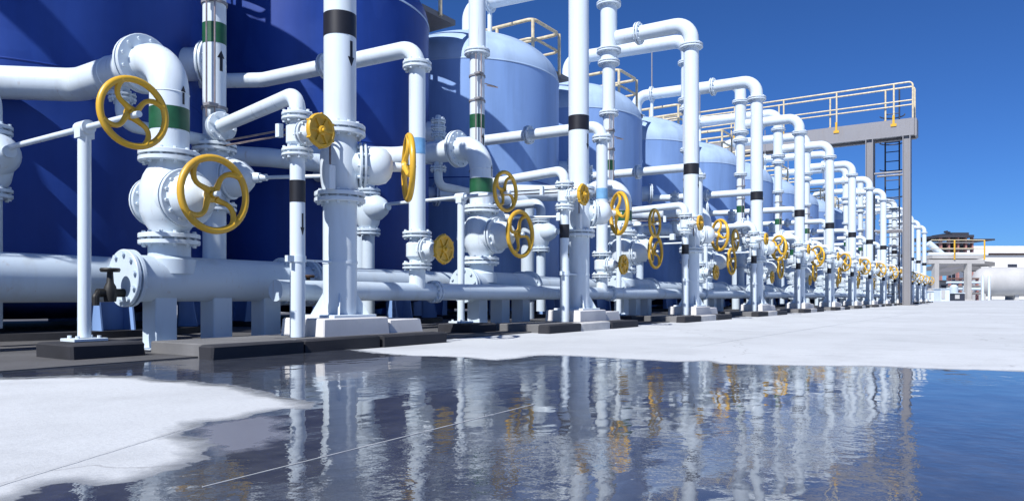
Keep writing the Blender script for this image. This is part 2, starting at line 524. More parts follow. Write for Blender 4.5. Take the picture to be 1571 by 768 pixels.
def small_wheel(parent, hub, axis, D, rot=0.0):
    """small cast wheel: a dished disc with rounded rim and raised ribs"""
    q = Vector(axis).to_track_quat('Z', 'Y'); base = wpos(parent); r = D / 2
    m = M().lathe((0, 0, 0), (0, 0, 1), [(-0.006, 0), (-0.006, r * 0.72), (-0.012, r * 0.80), (-0.012, r * 0.95), (-0.004, r), (0.006, r), (0.013, r * 0.94), (0.013, r * 0.82), (0.004, r * 0.74), (0.004, 0)], 28)
    wo = bpy.data.objects.new('handwheel', mesh_of('handwheel', m, YELLOW)); COL.objects.link(wo); wo.parent = parent
    wo.location = Vector(hub) - base; wo.rotation_mode = 'QUATERNION'; wo.rotation_quaternion = q @ Matrix.Rotation(rot, 3, 'Z').to_quaternion()
    h = M().lathe((0, 0, -0.02), (0, 0, 1), [(0, r * 0.28), (0.035, r * 0.28), (0.04, r * 0.2), (0.04, r * 0.13), (0.052, r * 0.12), (0.055, 0)], 12)
    o = bpy.data.objects.new('hub', mesh_of('hub', h, YELLOW)); COL.objects.link(o); o.parent = wo
    rb = M().box((r * 0.2, -r * 0.07, 0.0), (r * 0.85, r * 0.07, 0.0115))
    rme = mesh_of('rib', rb, YELLOW)
    kn = M().lathe((r * 0.97, 0, 0), (0, 0, 1), [(-0.014, 0), (-0.013, r * 0.07), (0.013, r * 0.07), (0.014, 0)], 8)
    kme = mesh_of('grip', kn, YELLOW)
    for k in range(6):
        for mm, nm, d in ((rme, 'rib', 0), (kme, 'grip', math.pi / 6)):
            o = bpy.data.objects.new(nm, mm); COL.objects.link(o); o.parent = wo; o.rotation_euler = (0, 0, d + k * math.pi / 3)
    return wo

def band(parent, c, r, z0, z1, mat, name):
    part(name, M().lathe((c[0], c[1], z0), (0, 0, 1), [(0, r + 0.0004), (0, r + 0.0014), (z1 - z0, r + 0.0014), (z1 - z0, r + 0.0004)], 40), mat, parent)

def arrow(parent, c, r, z0, z1, up, wd, ang=-90):
    """painted arrow wrapped round a pipe, facing ang"""
    m = M(); rr = r + 0.0014; hd = (z1 - z0) * 0.36
    def pt(x, z):
        a = R(ang) + x / rr
        return Vector((c[0] + rr * math.cos(a), c[1] + rr * math.sin(a), z))
    def quad(x0, x1, za, zb, x2, x3):
        k = len(m.v); n = 4
        for i in range(n + 1):
            f = i / n
            m.v.append(pt(x0 + (x1 - x0) * f, za)); m.v.append(pt(x2 + (x3 - x2) * f, zb))
        for i in range(n):
            m.f.append((k + 2 * i, k + 2 * i + 2, k + 2 * i + 3, k + 2 * i + 1))
    t = wd * 0.2
    if up:
        quad(-t, t, z0, z1 - hd, -t, t); quad(-wd / 2, wd / 2, z1 - hd, z1, -0.001, 0.001)
    else:
        quad(-t, t, z0 + hd, z1, -t, t); quad(-0.001, 0.001, z0, z0 + hd, -wd / 2, wd / 2)
    part('flow_arrow', m, BLACK, parent)

# --- tank
def build_tank():
    t = proto('storage_tank', (TX, TY, 0), 'tall blue domed tank behind the pipes, {o} tank from the left', 'tank', 'blue tanks in the long row', True)
    z1 = 2.99
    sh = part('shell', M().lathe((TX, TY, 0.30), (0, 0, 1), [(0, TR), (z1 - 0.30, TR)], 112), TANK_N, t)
    hgt = 0.61
    prof = [(0, TR)] + [(hgt * math.sin(a), TR * math.cos(a)) for a in [R(x) for x in range(3, 88, 4)]] + [(hgt, 0)]
    prof = [(z, r) for z, r in prof]
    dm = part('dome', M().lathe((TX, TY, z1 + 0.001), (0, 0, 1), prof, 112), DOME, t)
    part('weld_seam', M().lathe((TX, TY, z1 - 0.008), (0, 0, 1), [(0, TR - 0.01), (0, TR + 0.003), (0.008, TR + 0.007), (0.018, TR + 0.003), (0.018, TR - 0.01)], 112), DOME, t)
    for zz in (1.62,):
        part('weld_seam', M().lathe((TX, TY, zz), (0, 0, 1), [(0, TR - 0.01), (0, TR + 0.002), (0.006, TR + 0.004), (0.012, TR + 0.002), (0.012, TR - 0.01)], 112), TANK_N, t)
    part('bottom_head', M().lathe((TX, TY, 0.299), (0, 0, -1), [(0, TR)] + [(0.2 * math.sin(R(a)), TR * math.cos(R(a))) for a in range(10, 90, 16)] + [(0.2, 0)], 64), TANK_N, t)
    for k in range(10):
        a = R(36 * k + 18); c, s = math.cos(a), math.sin(a)
        u = Vector((c, s, 0)); v = Vector((-s, c, 0)); b = Vector((TX, TY, 0)) + u * (TR - 0.06)
        m = M()
        m.poly([b - v * 0.10 + Vector((0, 0, 0.05)), b + v * 0.10 + Vector((0, 0, 0.05)), b + v * 0.10 + Vector((0, 0, 0.42)), b - v * 0.10 + Vector((0, 0, 0.42))], u * 0.012)
        for e in (-0.10, 0.10):
            q0 = b + v * e
            m.poly([q0 + Vector((0, 0, 0.05)), q0 + u * 0.14 + Vector((0, 0, 0.05)), q0 + u * 0.075 + Vector((0, 0, 0.42)), q0 + Vector((0, 0, 0.42))], v * 0.010)
        part('leg', m, TANK_F, t)
    part('base_ring', M().lathe((TX, TY, 0.0), (0, 0, 1), [(0, TR - 0.3), (0, TR + 0.14), (0.05, TR + 0.14), (0.05, TR - 0.3)], 64), KERBD, t)
    # manway on the front right, low nozzle with a pipe to the header
    n1 = Vector((0.536, -0.844, 0)); c1 = Vector((TX, TY, 1.90)) + n1 * (TR - 0.03)
    mw = part('manway', M().cyl(c1, c1 + n1 * 0.15, 0.115, 28), WHITE, t)
    part('manway_cover', M().flange(c1 + n1 * 0.17, n1, 0.16, 14, 0.016).lathe(c1 + n1 * 0.185, n1, [(0, 0.1), (0.004, 0.09), (0.01, 0)], 24), WHITE, mw)
    n2 = Vector((0.80, -0.60, 0)); c2 = Vector((TX, TY, 1.35)) + n2 * (TR - 0.03)
    nz = part('nozzle', M().pipe([c2, c2 + n2 * 0.5, Vector((4.42, 4.52, 1.35)), Vector((4.42, 4.52, 0.0))], 0.075, 0.13, 20), WHITE2, t)
    part('nozzle_flange', M().flange(c2 + n2 * 0.14, n2, 0.13, 8), WHITE2, nz)
    part('top_flange', M().flange((TX, TY, z1 + hgt + 0.05), (0, 0, 1), 0.17, 10), WHITE, t)
    return t, sh
tank0, shell0 = build_tank()

# --- guard platform on the tank shoulder
def build_guard():
    t = proto('guard_platform', (TX + 0.95, 5.75, 3.35), 'small railed platform on top beside the dome of the {o} tank', 'platform', 'railed platforms between the tank tops')
    part('deck', M().box((TX + 0.98, 5.18, 3.34), (TX + 1.55, 6.3, 3.40)), STEELG, t)
    x0, x1, y0, y1 = TX + 0.58, TX + 1.27, 5.17, 6.3
    path = [(x0, y1, 3.93), (x0, y0, 3.93), (x1, y0, 3.93), (x1, y1, 3.93)]
    part('top_rail', M().pipe(path, 0.024, 0.10, 10), CREAM, t)
    part('mid_rail', M().pipe([(x, y, 3.68) for x, y, z in path], 0.019, 0.10, 8), CREAM, t)
    for x, y in ((x0, y0), (x1, y0), (x0, 5.75), (x1, 5.75)):
        part('post', M().cyl((x, y, 3.36), (x, y, 3.93), 0.022, 10), CREAM, t)
    part('vent_pipe', M().pipe([(x0 + 0.2, y0 + 0.25, 3.3), (x0 + 0.2, y0 + 0.25, 3.62), (x0 + 0.36, y0 + 0.2, 3.62), (x0 + 0.36, y0 + 0.2, 3.5)], 0.03, 0.05, 12), WHITE, t)
build_guard()

VX, VY = 2.6, 3.88
CX, CY = 2.68, 2.9
# --- riser from header to tank top
def build_riser():
    t = proto('riser_pipe', (VX, VY, 0.45), 'white riser with green band joined to the top of the {o} tank', 'pipe', 'green banded risers feeding the tank tops', True)
    lo = part('lower_pipe', M().cyl((VX, VY, 0.40), (VX, VY, 2.42), 0.066, 28), WHITE, t)
    part('middle_pipe', M().cyl((VX, VY, 2.421), (VX, VY, 3.02), 0.076, 28), WHITE, t)
    up = part('upper_pipe', M().pipe([(VX, VY, 3.021), (VX, VY, 4.05), (TX, TY, 4.05), (TX, TY, 3.70)], 0.098, 0.20, 32), WHITE, t)
    for z, rf in ((2.42, 0.115), (3.02, 0.13), (3.16, 0.145), (3.71, 0.145)):
        part('flange', M().flange((VX, VY, z), (0, 0, 1), rf, 12), WHITE, t)
    d = (Vector((TX, TY, 0)) - Vector((VX, VY, 0))).normalized()
    part('flange', M().flange(Vector((TX, TY, 4.05)) - d * 0.3, d, 0.145, 12), WHITE, t)
    part('drip_leg', M().cyl(Vector((TX, TY, 3.62)) - d * 0.3, Vector((TX, TY, 3.97)) - d * 0.3, 0.03, 12), WHITE, t)
    part('vent_rod', M().cyl(Vector((TX, TY, 4.12)) - d * 0.3, Vector((TX, TY, 4.85)) - d * 0.3, 0.012, 8), GALV, t)
    band(t, (VX, VY), 0.066, 1.745, 1.865, GREEN, 'green_band')
    arrow(t, (VX, VY), 0.066, 1.58, 1.70, True, 0.05)
    # instrument tubes strapped along the pipe
    for dx, dy in ((-0.085, -0.05), (-0.055, -0.085)):
        part('instrument_tube', M().cyl((VX + dx, VY + dy, 1.30), (VX + dx, VY + dy, 2.38), 0.0052, 8), COPPER, t)
    for z in (1.36, 1.98, 2.2):
        part('tube_clamp', M().lathe((VX, VY, z), (0, 0, 1), [(0, 0.066), (0, 0.074), (0.016, 0.074), (0.016, 0.066)], 28).box((VX - 0.10, VY - 0.10, z), (VX - 0.04, VY - 0.04, z + 0.016)), GALV, t)
    part('loop_hook', M().pipe([(VX + 0.06, VY - 0.03, 2.16), (VX + 0.17, VY - 0.05, 2.16), (VX + 0.17, VY - 0.12, 2.13), (VX + 0.05, VY - 0.07, 2.13)], 0.005, 0.02, 6), COPPER, t)
build_riser()

# --- valve in the riser, turned by a long spindle
def build_riser_valve():
    t = proto('riser_valve', (VX, VY, 0.78), 'white valve with cone bonnet and thin spindle low in the {o} green banded riser', 'valve', 'valves low in the risers')
    ax = Vector((0.43, -0.90, 0)).normalized(); c = Vector((VX, VY, 0.955))
    part('body', M().lathe((VX, VY, 0.80), (0, 0, 1), [(0, 0.07), (0.06, 0.10), (0.13, 0.125), (0.20, 0.125), (0.27, 0.10), (0.32, 0.07)], 28), WHITE, t)
    part('flange', M().flange((VX, VY, 0.785), (0, 0, 1), 0.125, 10), WHITE, t)
    part('flange', M().flange((VX, VY, 1.135), (0, 0, 1), 0.125, 10), WHITE, t)
    bn = part('bonnet', M().lathe(c, ax, [(0, 0.115), (0.14, 0.112), (0.19, 0.095), (0.23, 0.06), (0.25, 0.032), (0.29, 0.028), (0.29, 0.02), (0.33, 0.02), (0.33, 0)], 28), WHITE, t)
    part('bonnet_flange', M().flange(c + ax * 0.10, ax, 0.125, 10, 0.012), WHITE, bn)
    part('spindle', M().cyl(c + ax * 0.32, c + ax * 0.74, 0.011, 10), WHITE, t)
    part('gear_case', M().box(c + ax * 0.74 + Vector((-0.03, -0.03, -0.035)), c + ax * 0.74 + Vector((0.03, 0.03, 0.035)), 0.006), WHITE, t)
build_riser_valve()

# --- thick column with black band
def build_column():
    t = proto('column_pipe', (CX, CY, 0.15), 'thick white vertical pipe with black band and down arrow, {o} from the left', 'pipe', 'black banded columns at the front')
    part('upper_pipe', M().pipe([(CX, CY, 1.12), (CX, CY, 3.31), (CX - 0.04, VY - 0.09, 3.31)], 0.084, 0.19, 32), WHITE, t)
    part('lower_pipe', M().cyl((CX, CY, 0.165), (CX, CY, 0.775), 0.088, 32), WHITE, t)
    part('flange', M().flange((CX, CY, 3.05), (0, 0, 1), 0.128, 12), WHITE, t)
    part('flange', M().flange((CX - 0.03, CY + 0.62, 3.31), (-0.04, 1, 0), 0.128, 12), WHITE, t)
    band(t, (CX, CY), 0.084, 1.615, 1.735, BLACK, 'black_band')
    arrow(t, (CX, CY), 0.084, 1.455, 1.585, False, 0.045)
    part('base_plate', M().box((CX - 0.15, CY - 0.12, 0.150), (CX + 0.15, CY + 0.15, 0.165), 0.003), WHITE, t)
    for a in (0, 90, 180, 270):
        u = Vector((math.cos(R(a + 45)), math.sin(R(a + 45)), 0)); v = Vector((-u.y, u.x, 0))
        c = Vector((CX, CY, 0.165)) - v * 0.005
        part('gusset', M().poly([c + u * 0.085, c + u * 0.15, c + u * 0.088 + Vector((0, 0, 0.11)), c + u * 0.085 + Vector((0, 0, 0.11))], v * 0.01), WHITE, t)
    part('strap', M().lathe((CX, CY, 0.43), (0, 0, 1), [(0, 0.088), (0, 0.0915), (0.014, 0.0915), (0.014, 0.088)], 32).box((2.40, 2.868, 0.432), (CX - 0.085, 2.876, 0.442)), WHITE, t)
build_column()

AX40 = Vector((math.cos(R(-40)), math.sin(R(-40)), 0))
def build_column_valve():
    t = proto('globe_valve', (CX, CY, 0.76), 'white valve with round bonnet and large yellow handwheel in the {o} column', 'valve', 'globe valves in the black banded columns')
    part('body', M().lathe((CX, CY, 0.79), (0, 0, 1), [(0, 0.086), (0.02, 0.088), (0.05, 0.096), (0.10, 0.102), (0.21, 0.102), (0.26, 0.096), (0.29, 0.088), (0.32, 0.086)], 36), WHITE, t)
    part('flange', M().flange((CX, CY, 0.777), (0, 0, 1), 0.132, 12, 0.022), WHITE, t)
    part('flange', M().flange((CX, CY, 1.128), (0, 0, 1), 0.132, 12, 0.022), WHITE, t)
    c = Vector((CX, CY, 0.953))
    bn = part('bonnet', M().lathe(c + AX40 * 0.05, AX40, [(0, 0.085), (0.075, 0.085), (0.10, 0.098), (0.15, 0.102), (0.19, 0.090), (0.215, 0.060), (0.225, 0.026), (0.27, 0.024), (0.275, 0.012), (0.33, 0.012), (0.33, 0)], 32), WHITE, t)
    part('bonnet_flange', M().flange(c + AX40 * 0.115, AX40, 0.118, 10, 0.013), WHITE, bn)
    handwheel(t, c + AX40 * 0.36, AX40, 0.372, 0.0165)
build_column_valve()

# --- supply pipe over the gate valve
SX, SY = 2.05, 3.43
def build_supply():
    t = proto('supply_pipe', (SX, SY, 0.95), 'white elbowed pipe with green band and up arrow, {o} from the left', 'pipe', 'green banded elbow pipes above the gate valves', True)
    part('bend_pipe', M().pipe([(SX, SY, 0.95), (SX, SY, 1.45), (SX, 4.33, 1.45), (SX - 0.55, 4.95, 1.45)], 0.091, 0.19, 36), WHITE, t)
    part('flange', M().flange((SX, SY + 0.235, 1.45), (0, 1, 0), 0.148, 12, 0.02), WHITE, t)
    part('weld_ring', M().lathe((SX, SY + 0.52, 1.45), (0, 1, 0), [(0, 0.09), (0.004, 0.0945), (0.008, 0.09)], 36), WHITE, t)
    part('weld_ring', M().lathe((SX, SY, 1.255), (0, 0, 1), [(0, 0.09), (0.004, 0.094), (0.008, 0.09)], 36), WHITE, t)
    band(t, (SX, SY), 0.091, 1.075, 1.185, GREEN, 'green_band')
    arrow(t, (SX, SY), 0.091, 1.20, 1.29, True, 0.032, -78)
build_supply()

def build_relief():
    x, y = SX, 3.87
    t = proto('relief_valve', (x, y, 1.54), 'small stacked white relief valve on top of the {o} elbow pipe', 'valve', 'relief valves on the elbow pipes')
    part('stub_pipe', M().cyl((x, y, 1.51), (x, y, 1.60), 0.034, 16), WHITE2, t)
    part('body', M().lathe((x, y, 1.60), (0, 0, 1), [(0, 0.035), (0.02, 0.045), (0.06, 0.045), (0.09, 0.032), (0.13, 0.028), (0.15, 0.02), (0.155, 0)], 16), WHITE2, t)
    for z in (1.585, 1.645, 1.70):
        part('flange', M().flange((x, y, z), (0, 0, 1), 0.062, 6, 0.009, 20, 0.007), WHITE2, t)
    t2 = proto('branch_pipe', (x, y, 1.30), 'slim white branch pipe dropping from the {o} elbow pipe to its riser', 'pipe', 'branch pipes between elbow pipes and risers')
    part('bend_pipe', M().pipe([(x, y, 1.40), (x, y, 1.17), (VX - 0.05, VY, 1.17)], 0.036, 0.08, 16), WHITE2, t2)
    part('flange', M().flange((x, y, 1.31), (0, 0, 1), 0.068, 8, 0.011, 20, 0.007), WHITE2, t2)
build_relief()

def build_gate():
    t = proto('gate_valve', (SX, SY, 0.54), 'white gate valve with large yellow handwheel below the {o} elbow pipe', 'valve', 'gate valves below the elbow pipes')
    part('body', M().lathe((SX, SY, 0.555), (0, 0, 1), [(0, 0.09), (0.03, 0.092), (0.07, 0.118), (0.12, 0.135), (0.25, 0.135), (0.30, 0.118), (0.345, 0.094), (0.37, 0.09)], 36), WHITE, t)
    part('flange', M().flange((SX, SY, 0.54), (0, 0, 1), 0.142, 12, 0.022), WHITE, t)
    part('flange', M().flange((SX, SY, 0.945), (0, 0, 1), 0.142, 12, 0.022), WHITE, t)
    c = Vector((SX, SY, 0.735)); ax = Vector((0, -1, 0))
    bn = part('bonnet', M().lathe(c + ax * 0.06, ax, [(0, 0.12), (0.10, 0.115), (0.13, 0.108), (0.18, 0.100), (0.215, 0.078), (0.24, 0.045), (0.25, 0.024), (0.285, 0.022), (0.29, 0.013), (0.345, 0.013), (0.345, 0)], 32), WHITE, t)
    part('bonnet_flange', M().flange(c + ax * 0.145, ax, 0.142, 14, 0.014), WHITE, bn)
    rf = part('rear_cover', M().flange(c - ax * 0.13, ax, 0.125, 12, 0.014).cyl(c, c - ax * 0.14, 0.09, 24), WHITE, t)
    handwheel(t, c + ax * 0.37, ax, 0.372, 0.0165, rot=0.5)
build_gate()

# --- short manifold with blind ends
def build_manifold():
    t = proto('manifold_pipe', (2.27, SY, 0.345), 'short fat horizontal white pipe with blind flanged ends under the {o} gate valve', 'pipe', 'short manifolds under the gate valves')
    part('run_pipe', M().cyl((1.86, SY, 0.345), (2.72, SY, 0.345), 0.112, 40), WHITE2, t)
    part('branch', M().cyl((SX, SY, 0.40), (SX, SY, 0.52), 0.098, 32), WHITE2, t)
    part('branch_reinforcement', M().lathe((SX, SY, 0.37), (0, 0, 1), [(0, 0.125), (0.07, 0.122), (0.085, 0.10)], 32), WHITE2, t)
    for x, s in ((1.84, -1), (2.74, 1)):
        fl = part('blind_flange', M().flange((x, SY, 0.345), (s, 0, 0), 0.136, 10, 0.018, 40, 0.012), WHITE2, t)
        part('blind_cover', M().cyl((x, SY, 0.345), (x + s * 0.0215, SY, 0.345), 0.10, 32), WHITE2, fl)
build_manifold()

PIER = ['left', 'middle', 'right']
def build_piers():
    for x, nm in zip((2.0, 2.31, 2.62), PIER):
        t = proto('pipe_support', (x, SY, 0), nm + ' white steel pier under the {o} short manifold', 'pipe support', 'piers under the short manifolds')
        part('pier', M().box((x - 0.055, SY - 0.06, 0.012), (x + 0.055, SY + 0.06, 0.255), 0.004), WHITE2, t)
        part('base_plate', M().box((x - 0.11, SY - 0.11, 0.0), (x + 0.11, SY + 0.11, 0.012)), WHITE2, t)
build_piers()

# --- thin drain pipe with black band
DX, DY = 2.36, 2.85
def build_drain():
    t = proto('drain_pipe', (DX, DY, 0.06), 'thin white vertical pipe with black band standing left of the {o} column', 'pipe', 'thin black banded pipes at the front')
    part('lower_pipe', M().cyl((DX, DY, 0.062), (DX, DY, 0.95), 0.0365, 24), WHITE, t)
    part('bend_pipe', M().pipe([(DX, DY, 1.13), (DX, DY, 1.245), (VX - 0.02, VY - 0.06, 1.245)], 0.0385, 0.085, 24), WHITE, t)
    d = Vector((VX - DX, VY - DY, 0)).normalized()
    part('flange', M().flange(Vector((VX, VY, 1.245)) - d * 0.10, d, 0.085, 8), WHITE, t)
    band(t, (DX, DY), 0.0365, 0.715, 0.82, BLACK, 'black_band')
    arrow(t, (DX, DY), 0.0365, 0.555, 0.66, False, 0.026)
    part('clamp', M().lathe((DX, DY, 0.425), (0, 0, 1), [(0, 0.036), (0, 0.041), (0.03, 0.041), (0.03, 0.036)], 24).box((DX - 0.075, DY - 0.02, 0.425), (DX - 0.035, DY + 0.0, 0.455)), WHITE, t)
build_drain()

def small_valve(name, c, tmpl, group, z0, z1, rf, rbody, off, D):
    t = proto(name, (c[0], c[1], z0), tmpl, 'valve', group)
    zm = (z0 + z1) / 2
    part('body', M().lathe((c[0], c[1], z0 + 0.01), (0, 0, 1), [(0, rbody * 0.8), (0.03, rbody * 0.85), (zm - z0 - 0.05, rbody * 1.18), (zm - z0 + 0.03, rbody * 1.18), (z1 - z0 - 0.05, rbody * 0.85), (z1 - z0 - 0.02, rbody * 0.8)], 24), WHITE, t)
    for z in (z0, z1):
        part('flange', M().flange((c[0], c[1], z), (0, 0, 1), rf, 8, 0.014, 28, 0.0075), WHITE, t)
    o = Vector((c[0], c[1], zm)); ax = Vector((0, -1, 0))
    bn = part('bonnet', M().lathe(o, ax, [(0, rbody), (off * 0.45, rbody), (off * 0.55, rbody * 0.8), (off * 0.72, rbody * 0.45), (off * 0.75, 0.012), (off, 0.010), (off, 0)], 20), WHITE, t)
    part('bonnet_flange', M().flange(o + ax * off * 0.36, ax, rbody * 1.35, 6, 0.009, 24, 0.006), WHITE, bn)
    small_wheel(t, o + ax * off, ax, D)
small_valve('drain_valve', (DX, DY), 'small white valve with yellow disc wheel on the {o} thin front pipe', 'small valves on the thin front pipes', 0.955, 1.13, 0.075, 0.046, 0.165, 0.165)

# --- bypass pipe
BX, BY = 3.55, 3.13
def build_bypass():
    t = proto('bypass_pipe', (BX, BY, 0.65), 'white vertical pipe with pale blue band bending back behind the {o} column', 'pipe', 'blue banded pipes right of the columns')
    part('bend_pipe', M().pipe([(BX, BY, 0.66), (BX, BY, 1.86), (BX - 0.1, 4.55, 1.86), (BX - 0.42, 5.1, 1.86)], 0.053, 0.12, 28), WHITE, t)
    part('lower_pipe', M().cyl((BX, BY, 0.30), (BX, BY, 0.45), 0.053, 28), WHITE, t)
    part('flange', M().flange((BX, BY, 1.74), (0, 0, 1), 0.092, 8), WHITE, t)
    part('flange', M().flange((BX - 0.055, BY + 0.78, 1.86), (-0.07, 1, 0), 0.092, 8), WHITE, t)
    band(t, (BX, BY), 0.053, 1.17, 1.27, BLUEB, 'blue_band')
build_bypass()
small_valve('bypass_valve', (BX, BY), 'white valve with yellow disc wheel low on the {o} blue banded pipe', 'valves on the blue banded pipes', 0.455, 0.655, 0.094, 0.06, 0.22, 0.185)

# --- rear valve with stand and extension spindle
EX = 1.56
def build_rear():
    y = 4.18
    t = proto('rear_valve', (EX, y, 0.45), 'white valve deep behind the {o} spindle stand', 'valve', 'rear valves driven by spindles')
    part('lower_pipe', M().cyl((EX, y, 0.10), (EX, y, 0.76), 0.05, 20), WHITE2, t)
    part('body', M().lathe((EX, y, 0.78), (0, 0, 1), [(0, 0.055), (0.05, 0.085), (0.17, 0.11), (0.25, 0.085), (0.30, 0.055)], 24), WHITE2, t)
    part('bonnet', M().lathe((EX, y, 0.955), (0, -1, 0), [(0, 0.10), (0.1, 0.10), (0.16, 0.07), (0.19, 0.03), (0.22, 0.03)], 24), WHITE2, t)
    part('upper_pipe', M().pipe([(EX, y, 1.09), (EX, y, 1.28), (EX + 0.05, y + 0.65, 1.28)], 0.05, 0.1, 18), WHITE2, t)
    for z in (0.77, 1.085):
        part('flange', M().flange((EX, y, z), (0, 0, 1), 0.095, 8), WHITE2, t)
build_rear()
def build_stand():
    t = proto('valve_stand', (EX, 3.25, 0.07), 'white post carrying a spindle and open yellow wheel, {o} from the left', 'valve stand', 'posts with spindle wheels')
    part('post', M().cyl((EX, 3.25, 0.085), (EX, 3.25, 0.955), 0.026, 20), WHITE, t)
    part('foot_plate', M().box((EX - 0.07, 3.19, 0.07), (EX + 0.07, 3.31, 0.082), 0.002).bolts((EX, 3.25, 0.085), (0, 0, 1), 0.06, 4, 0.008, 0.008, 0.7), WHITE, t)
    part('bearing', M().cyl((EX, 3.21, 0.975), (EX, 3.29, 0.975), 0.030, 16).box((EX - 0.03, 3.225, 0.93), (EX + 0.03, 3.275, 0.975)), WHITE, t)
    part('spindle', M().cyl((EX, 2.82, 0.975), (EX, 3.98, 0.975), 0.013, 12), WHITE, t)
    handwheel(t, (EX, 2.86, 0.985), (0, -1, 0), 0.29, 0.0135, rot=0.25)
build_stand()

# --- instrument tubes from the riser to the column, with a junction box
def build_tubing():
    t = proto('tube_run', (2.5, 3.4, 1.08), 'pair of thin bare tubes running to a small box beside the {o} column', 'tubing', 'instrument tubes by the columns')
    for k, dz in enumerate((0.0, 0.028)):
        part('tube', M().pipe([(VX + 0.0, VY - 0.09, 1.14 + dz), (DX + 0.14, 3.02, 1.10 + dz), (CX - 0.14, 2.82, 1.10 + dz), (CX - 0.14, 2.82, 0.9)], 0.0055, 0.03, 8), COPPER, t)
    part('bracket', M().box((2.455, 3.11, 1.085), (2.485, 3.14, 1.155), 0.002), WHITE, t)
    part('junction_box', M().box((CX - 0.16, 2.80, 0.80), (CX - 0.12, 2.835, 0.92), 0.003), WHITE, t)
build_tubing()

# --- concrete under the pipes
def build_slab():
    t = proto('concrete_slab', (2.5, 2.86, 0), 'low concrete slab with dark kerb blocks under the {o} column', 'slab', 'slabs under the columns')
    part('slab_core', M().box((1.80, 2.72, 0), (3.18, 3.16, 0.060), 0.004), CORE, t)
    mats = []
    for a, b in ((1.74, 2.21), (2.214, 2.70), (2.704, 3.22)):
        jy = random.uniform(-0.008, 0.008)
        mats.append(part('kerb_block', rough(M().box((a + 0.004, 2.62 + jy, 0), (b - 0.004, 2.712, 0.062 + jy * 0.3), 0.007), 0.003), KERBD, t))
    return mats
kerbs0 = build_slab()
def build_plinth():
    t = proto('stand_plinth', (EX, 3.2, 0), 'small dark concrete block under the {o} white post', 'plinth', 'blocks under the white posts')
    part('block', rough(M().box((EX - 0.15, 3.04, 0), (EX + 0.15, 3.35, 0.068), 0.009), 0.004), KERBD, t)
build_plinth()
def build_pedestal():
    t = proto('pedestal', (CX, 2.9, 0.06), 'white painted concrete pedestal at the foot of the {o} column', 'pedestal', 'white pedestals under the columns')
    part('block', M().box((2.44, 2.755, 0.0605), (2.905, 3.08, 0.150), 0.006, 0, 0.97), PEDW, t)
    part('wedge', M().box((2.915, 2.765, 0.0605), (3.19, 3.06, 0.135), 0.006, 0, 0.93), PEDW, t)
build_pedestal()
# --- copies along the row
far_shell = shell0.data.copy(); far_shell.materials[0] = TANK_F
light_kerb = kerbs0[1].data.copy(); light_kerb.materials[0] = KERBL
near_dome = None
GROUPED = {}
for root, tmpl, before in PROTO:
    for n in ([-1] if before else []) + list(range(1, NU)):
        c = copy_tree(root)
        c.location = Vector(root.location) + Vector((P * n, 0, 0))
        if n < 0:
            for ch in list(c.children_recursive):
                if ch.name.startswith(('nozzle', 'manway')): bpy.data.objects.remove(ch)
            c['label'] = {'tank': 'blue domed tank standing just beyond the left edge of the picture'}.get(root['category'], ('green banded riser' if root.name.startswith('riser') else 'green banded elbow pipe') + ' standing just beyond the left edge of the picture')
        else:
            c['label'] = tmpl.format(o=ORD[n])
        for ch in c.children:
            if ch.name.startswith('handwheel'):
                ch.rotation_quaternion = ch.rotation_quaternion @ Matrix.Rotation(random.uniform(0, 6.28), 3, 'Z').to_quaternion()
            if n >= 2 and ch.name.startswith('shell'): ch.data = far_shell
        if n >= 1 and root.name.startswith('concrete_slab'):
            [k for k in c.children if k.name.startswith('kerb_block')][1].data = light_kerb
for o in [k for k in S.objects if k.name.startswith('relief_valve') and k.location.x < SX + 0.5]:
    for ch in list(o.children_recursive): bpy.data.objects.remove(ch)
    bpy.data.objects.remove(o)
# the two nearest tanks keep deep blue tops
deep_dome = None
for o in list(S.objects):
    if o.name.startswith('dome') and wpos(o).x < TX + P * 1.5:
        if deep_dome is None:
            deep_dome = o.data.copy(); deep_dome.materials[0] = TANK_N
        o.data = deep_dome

# --- headers along the whole row
def header(name, y, z, r, x0, x1, label, mat, fx):
    t = thing(name, ((x0 + x1) / 2, y, z), label, 'pipe')
    part('run_pipe', M().cyl((x0, y, z), (x1, y, z), r, 40), mat, t)
    m = M().flange((fx, y, z), (1, 0, 0), r * 1.32, 12, 0.02, 36, 0.011)
    f0 = part('joint_flange', m, mat, t, org=(fx, y, z))
    for k in range(1, NU):
        c = f0.copy(); COL.objects.link(c); c.location = Vector(f0.location) + Vector((P * k, 0, 0)); c.parent = t
    return t
header('back_header_pipe', VY, 0.348, 0.118, -2.5, 38.6, 'long fat white pipe along the foot of the tanks behind the valves', WHITE2, 3.3)
header('front_header_pipe', BY, 0.29, 0.056, 2.45, 38.2, 'long slim white pipe low along the row behind the columns', WHITE2, 3.72)

# --- the two iron taps of the first manifold
def tap(base, label, mat, s=1.0):
    t = thing('tap', base, label, 'tap')
    x, y, z = base
    part('body', M().lathe((x, y, z), (0, 0, 1), [(0, 0.012 * s), (0, 0.022 * s), (0.03 * s, 0.026 * s), (0.06 * s, 0.022 * s), (0.075 * s, 0.014 * s), (0.12 * s, 0.011 * s)], 14).cyl((x - 0.05 * s, y, z + 0.035 * s), (x + 0.085 * s, y + 0.02, z + 0.035 * s), 0.017 * s, 12), mat, t)
    part('wheel', M().lathe((x, y, z + 0.118 * s), (0, 0, 1), [(0, 0), (0, 0.034 * s), (0.010 * s, 0.038 * s), (0.016 * s, 0.034 * s), (0.012 * s, 0)], 16), mat, t)
    part('spout', M().pipe([(x - 0.045 * s, y, z + 0.035 * s), (x - 0.06 * s, y - 0.01, z + 0.02 * s), (x - 0.06 * s, y - 0.01, z - 0.015 * s)], 0.013 * s, 0.015, 10), mat, t)
